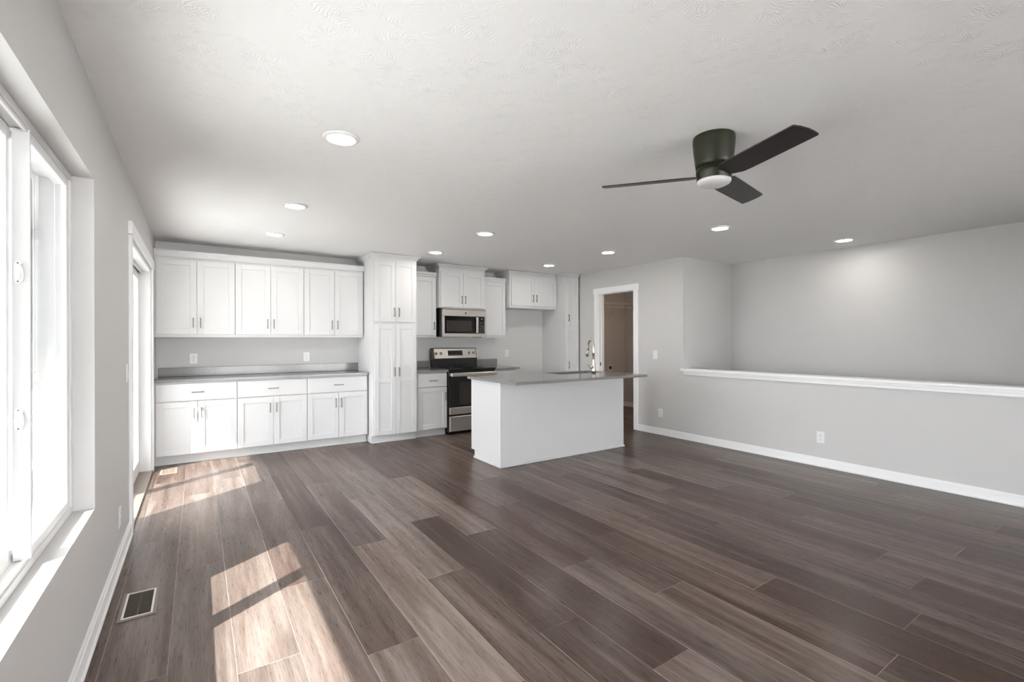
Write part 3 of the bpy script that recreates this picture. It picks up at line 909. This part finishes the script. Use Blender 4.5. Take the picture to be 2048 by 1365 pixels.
for i, (xa, xb) in enumerate(((2.635, 3.08), (3.083, 3.53), (3.533, 3.97), (3.973, 4.405))):
    b = MB(); b.box(xa, xb, IY1 - .02, IY1, .11, .86, .001)
    b.build('door', M['cab'], r)
# counter with sink cut-out
CX0, CX1, CY0, CY1 = 2.574, 4.462, 3.800, 4.800
SX0, SX1, SY0, SY1 = 3.62, 4.32, 4.372, 4.705
b = MB(); zt, zb = TOP, TOP - .030
b.box(CX0, CX1, CY0, SY0, zb, zt, 0.0); b.box(CX0, CX1, SY1, CY1, zb, zt, 0.0)
b.box(CX0, SX0, SY0, SY1, zb, zt, 0.0); b.box(SX1, CX1, SY0, SY1, zb, zt, 0.0)
bmesh.ops.remove_doubles(b.bm, verts=b.bm.verts, dist=1e-5)
tag(b.build('worktop', M['quartz']), 'grey quartz island worktop overhanging the seating side', 'worktop')
b = MB(); zt2 = TOP - .0305
for x0, x1, y0, y1 in ((SX0 - .012, SX0, SY0 - .012, SY1 + .012), (SX1, SX1 + .012, SY0 - .012, SY1 + .012), (SX0, SX1, SY0 - .012, SY0), (SX0, SX1, SY1, SY1 + .012)):
    b.box(x0, x1, y0, y1, .70, zt2, 0)
b.box(SX0, SX1, SY0, SY1, .695, .707, 0)
b.mi = 0
sk = thing('sink', ((SX0 + SX1) / 2, (SY0 + SY1) / 2, .695), 'stainless undermount sink set in the island worktop', 'sink')
b.build('basin', M['sinksteel'], sk)
b = MB(); b.lathe([(.042, 0), (.040, .004), (.025, .003)], ((SX0 + SX1) / 2, (SY0 + SY1) / 2, .707), seg=24); b.build('drain', M['chrome'], sk)
# faucet
FX, FY = 4.083, 4.318
fa = thing('faucet', (FX, FY, TOP), 'brushed nickel gooseneck pull-down faucet on the island', 'faucet')
b = MB()
b.lathe([(.027, 0), (.0265, .03), (.0245, .07), (.020, .11), (.0165, .16), (.0150, .22)], (FX, FY, TOP + .0005), seg=24)
b.build('body', M['chrome'], fa)
sd = Vector((.052, .190, 0)).normalized()
def sp(d, z): return (FX + sd.x * d, FY + sd.y * d, TOP + z)
arc = [sp(0, .21), sp(0, .26), sp(0, .31)]
for k in range(1, 12):
    a = math.pi * k / 12
    arc.append(sp(.07 - .07 * math.cos(a), .335 + .07 * math.sin(a)))
arc += [sp(.142, .31), sp(.150, .28)]
b = MB(); b.tube(arc, [.0150, .0140] + [.0132] * (len(arc) - 2), 14); b.build('spout', M['chrome'], fa)
b = MB(); b.tube([sp(.149, .285), sp(.153, .270), sp(.160, .245), sp(.169, .21), sp(.1705, .205)], [.0135, .0155, .018, .0225, .019], 16)
b.build('spray_head', M['chrome'], fa)
b = MB()
b.tube([(FX - .010, FY, TOP + .075), (FX - .03, FY, TOP + .076), (FX - .05, FY, TOP + .077), (FX - .062, FY, TOP + .078)], [.018, .021, .020, .012], 16)
hd = b.build('valve', M['chrome'], fa)
b = MB(); b.tube([(FX - .055, FY - .002, TOP + .082), (FX - .095, FY - .006, TOP + .102), (FX - .135, FY - .010, TOP + .116)], [.007, .006, .0045], 10)
b.build('lever', M['chrome'], hd)

# ------------------------------------------------------------------ ceiling fan
FC = Vector((2.408, 1.576)); HF = ceil_z(2.408); ZB = HF - .216
fan = thing('ceiling_fan', (FC.x, FC.y, HF), 'black three-blade flush-mount ceiling fan with pale light lens', 'fan')
b = MB()
b.lathe([(.106, 0), (.108, -.006), (.109, -.03), (.104, -.09), (.0975, -.14), (.0935, -.172)], (FC.x, FC.y, HF - .0005), seg=48)
b.build('housing', M['bronze'], fan)
b = MB()
b.lathe([(.089, 0), (.089, -.004)], (FC.x, FC.y, HF - .172), seg=48)
b.lathe([(.0930, -.176), (.0915, -.204), (.0895, -.206), (.0885, -.236), (.085, -.241)], (FC.x, FC.y, HF), seg=48)
b.build('motor_ring', M['bronze'], fan)
b = MB(); b.lathe([(.087, -.236), (.0875, -.246), (.082, -.256), (.064, -.265), (.035, -.270), (.008, -.271)], (FC.x, FC.y, HF), seg=48)
b.build('light_lens', M['opal'], fan)
def blade(ang):
    b = MB()
    outline = [(.075, -.030), (.125, -.066), (.20, -.066), (.45, -.064), (.580, -.063), (.587, -.060), (.598, -.034), (.604, .0), (.603, .032), (.598, .058), (.594, .062), (.45, .064), (.20, .066), (.15, .064), (.075, .035)]
    ca, sa = math.cos(ang), math.sin(ang); pt = math.tan(math.radians(13.0))
    top, bot = [], []
    for u, v in outline:
        z = ZB - v * pt
        p = (FC.x + ca * u - sa * v, FC.y + sa * u + ca * v)
        top.append(b.bm.verts.new((*p, z + .003))); bot.append(b.bm.verts.new((*p, z - .003)))
    fs = [b.bm.faces.new(top), b.bm.faces.new(bot[::-1])]
    for i in range(len(top)):
        j = (i + 1) % len(top); fs.append(b.bm.faces.new((top[i], bot[i], bot[j], top[j])))
    b._tag(fs)
    return b.build('blade', M['blade'], fan)
for a in (-109, 11, 129): blade(math.radians(a))

fan.scale = (1.022, 1.022, 1.022)

# ------------------------------------------------------------------ recessed lights
def can_light(x, y, label):
    H = ceil_z(x)
    r = thing('recessed_light', (x, y, H), label, 'light', 'recessed ceiling lights')
    b = MB(); b.lathe([(.100, 0), (.099, -.005), (.092, -.010), (.078, -.012), (.074, -.009), (.0735, -.002)], (x, y, H - .0006), seg=40)
    b.build('trim_ring', M['plate'], r)
    b = MB(); b.lathe([(.073, -.004), (.072, -.0085), (.055, -.0115), (.02, -.0125)], (x, y, H), seg=32)
    b.build('lens', M['lamp'], r)
    return r
lamps = [(.675, 2.745, 'large-looking recessed ceiling light nearest the camera, left side of the ceiling'),
         (.684, 4.325, 'recessed ceiling light in the left row, between the nearest one and the left cabinets'),
         (.682, 5.59, 'recessed ceiling light close in front of the left wall cabinets'),
         (2.532, 5.56, 'recessed ceiling light above the floor in front of the narrow cabinet beside the pantry'),
         (2.530, 4.31, 'recessed ceiling light over the left end of the island'),
         (4.355, 5.555, 'recessed ceiling light in front of the cabinet over the refrigerator gap'),
         (4.355, 4.335, 'recessed ceiling light over the faucet end of the island'),
         (4.360, 2.788, 'recessed ceiling light behind the fan, nearest the half wall'),
         (6.02, 2.345, 'recessed ceiling light over the stairwell that washes the far wall')]
src = can_light(*lamps[0])
for x, y, lb in lamps[1:]:
    dup(src, (x, y, ceil_z(x)), lb)

M['laundry_fill'] = emit('laundry_fill_glass', (1.0, 0.72, 0.54), 6.6)  # glow of the unseen lamp added to brighten the laundry room
r = thing('laundry_fill_lamp', (6.3, 5.3, ceil_z(6.3)), 'dim warm fill lamp added out of view on the laundry room ceiling', 'light')
b = MB(); b.lathe([(.15, 0), (.15, -.02), (.14, -.024)], (6.3, 5.3, ceil_z(6.3) - .0025), seg=32); b.build('base_plate', M['plate'], r)
b = MB(); b.lathe([(.138, -.024), (.13, -.06), (.09, -.085), (.02, -.095)], (6.3, 5.3, ceil_z(6.3) - .003), seg=32); b.build('glass_bowl', M['laundry_fill'], r)

# ------------------------------------------------------------------ wall plates
def duplex(c, facing, label, kind='outlet', group=None):
    """facing: (nx, ny) wall normal into the room."""
    nx, ny = facing
    cat = 'outlet' if kind == 'outlet' else 'switch'
    r = thing('wall_' + kind if kind != 'dryer_outlet' else kind, c, label, cat, group)
    def bx(b, u0, u1, d0, d1, z0, z1, bev=.0008):
        if ny: b.box(c[0] + u0, c[0] + u1, c[1] + ny * d0, c[1] + ny * d1, c[2] + z0, c[2] + z1, bev)
        else: b.box(c[0] + nx * d0, c[0] + nx * d1, c[1] + u0, c[1] + u1, c[2] + z0, c[2] + z1, bev)
    b = MB(); bx(b, -.038, .038, .0004, .005, -.060, .060, .0015); b.build('cover_plate', M['plate'], r)
    if kind == 'outlet':
        for s in (-1, 1):
            b = MB(); bx(b, -.017, .017, .005, .0075, s * .0195 - .014, s * .0195 + .014)
            k = b.build('receptacle', M['plate'], r)
            b = MB()
            for u in (-.0065, .0065): bx(b, u - .0012, u + .0012, .0074, .0079, s * .0195 - .001, s * .0195 + .007, 0)
            bx(b, -.003, .003, .0074, .0079, s * .0195 - .010, s * .0195 - .005, 0)
            b.build('slot', M['slot'], k)
    else:
        b = MB(); bx(b, -.0165, .0165, .005, .0080, -.033, .033); k = b.build('rocker', M['plate'], r)
        b = MB(); bx(b, -.015, .015, .0078, .0105, -.031, .001); b.build('paddle', M['plate'], k)
    return r
duplex((-.040, YB, 1.126), (0, -1), 'white outlet above the long worktop nearest the patio door')
duplex((1.198, YB, 1.122), (0, -1), 'white outlet above the long worktop nearest the pantry')
duplex((4.356, YB, 1.115), (0, -1), 'white outlet low on the wall inside the refrigerator gap')
duplex((3.765, YB, 1.117), (0, -1), 'white outlet just right of the range backguard, mostly hidden')
duplex((XR, 2.328, .306), (-1, 0), 'white outlet on the half wall above the baseboard, nearest the camera')
duplex((XR, 4.377, .305), (-1, 0), 'white outlet low on the wall right of the laundry doorway')
duplex((XR, 4.465, 1.120), (-1, 0), 'white light switch right of the laundry doorway', 'switch')
duplex((XL, 3.67, .272), (1, 0), 'white outlet low on the left wall between window and patio door')
duplex((XL, 4.035, 1.115), (1, 0), 'white light switch on the left wall beside the patio door', 'switch')
# dryer outlet
r = thing('dryer_outlet', (6.785, YB, .79), 'round black dryer outlet on a plate in the laundry room', 'outlet')
b = MB(); b.box(6.73, 6.84, YB - .006, YB - .0004, .73, .85, .001); b.build('cover_plate', M['plate'], r)
b = MB(); b.lathe([(.036, 0), (.036, -.008), (.028, -.012)], (6.785, YB - .006, .79), axis=1, seg=24); b.build('receptacle', M['slot'], r)

# ------------------------------------------------------------------ floor vents
def floor_vent(x0, x1, y0, y1, label, mf, ms, ml):
    r = thing('floor_vent', ((x0 + x1) / 2, (y0 + y1) / 2, 0), label, 'vent')
    b = MB(); e = .022; zt = .0055
    b.box(x0, x0 + e, y0, y1, .0003, zt, .002); b.box(x1 - e, x1, y0, y1, .0003, zt, .002)
    b.box(x0 + e, x1 - e, y0, y0 + e, .0003, zt, .002); b.box(x0 + e, x1 - e, y1 - e, y1, .0003, zt, .002)
    b.build('frame', mf, r)
    b = MB(); q = e - .008
    b.box(x0 + q, x0 + e + .001, y0 + q, y1 - q, .0055, .0068, .0005); b.box(x1 - e - .001, x1 - q, y0 + q, y1 - q, .0055, .0068, .0005)
    b.box(x0 + e, x1 - e, y0 + q, y0 + e + .001, .0055, .0068, .0005); b.box(x0 + e, x1 - e, y1 - e - .001, y1 - q, .0055, .0068, .0005)
    b.build('inner_lip', ml, r)
    b = MB(); b.box(x0 + e, x1 - e, y0 + e, y1 - e, .0003, .0008, 0)
    b.build('opening', M['slot'], r)
    n = 22; b = MB()
    for k in range(n):
        y = y0 + e + (k + .5) * (y1 - y0 - 2 * e) / n
        b.box(x0 + e, x1 - e, y - .0022, y + .0022, .0012, .0042, 0)
    b.box((x0 + x1) / 2 - .003, (x0 + x1) / 2 + .003, y0 + e, y1 - e, .001, .0038, 0)
    b.build('louvres', ms, r)
floor_vent(-.322, -.172, 2.875, 3.178, 'brown floor vent with white-edged frame on the planks below the window', M['ventw'], M['ventd'], M['plate'])
floor_vent(-.320, -.175, 5.825, 6.105, 'tan floor vent in the sunlight at the foot of the patio door', M['ventw'], M['ventw'], M['ventw'])

# ------------------------------------------------------------------ laundry shelf
r = thing('wire_shelf', (6.5, YB - .15, 2.03), 'white wire shelf with hanging rod in the laundry room', 'shelf')
b = MB()
xa, xb = XR + TH + .02, XLN - .01
for y, z in ((6.40, 2.045), (6.40, 2.015), (6.55, 2.045), (6.700, 2.045)):
    b.tube([(xa, y, z), (xb, y, z)], .0032, 6)
n = 62
for k in range(n):
    x = xa + (xb - xa) * (k + .5) / n
    b.tube([(x, 6.703, 2.049), (x, 6.40, 2.049), (x, 6.397, 2.015)], .0013, 4)
b.build('wire_deck', M['wire'], r)
b = MB(); b.tube([(xa, 6.415, 1.965), (xb, 6.415, 1.965)], .006, 8); b.build('hanging_rod', M['wire'], r)
for x in (6.03, 6.44, 6.73, 7.02):
    loop = [(x, 6.415 + .019 * math.sin(a), 1.953 + .019 * math.cos(a)) for a in [k * math.pi / 6 for k in range(13)]]
    b = MB(); b.tube([(x, 6.402, 2.03), (x, 6.405, 1.985)] + loop, .0035, 6); b.build('rod_hook', M['wire'], r)
for x in (6.745,):
    b = MB(); b.tube([(x, 6.41, 2.035), (x, 6.704, 1.735)], .005, 8); b.box(x - .008, x + .008, 6.70, 6.709, 1.715, 1.755, .001); b.build('support_brace', M['wire'], r)
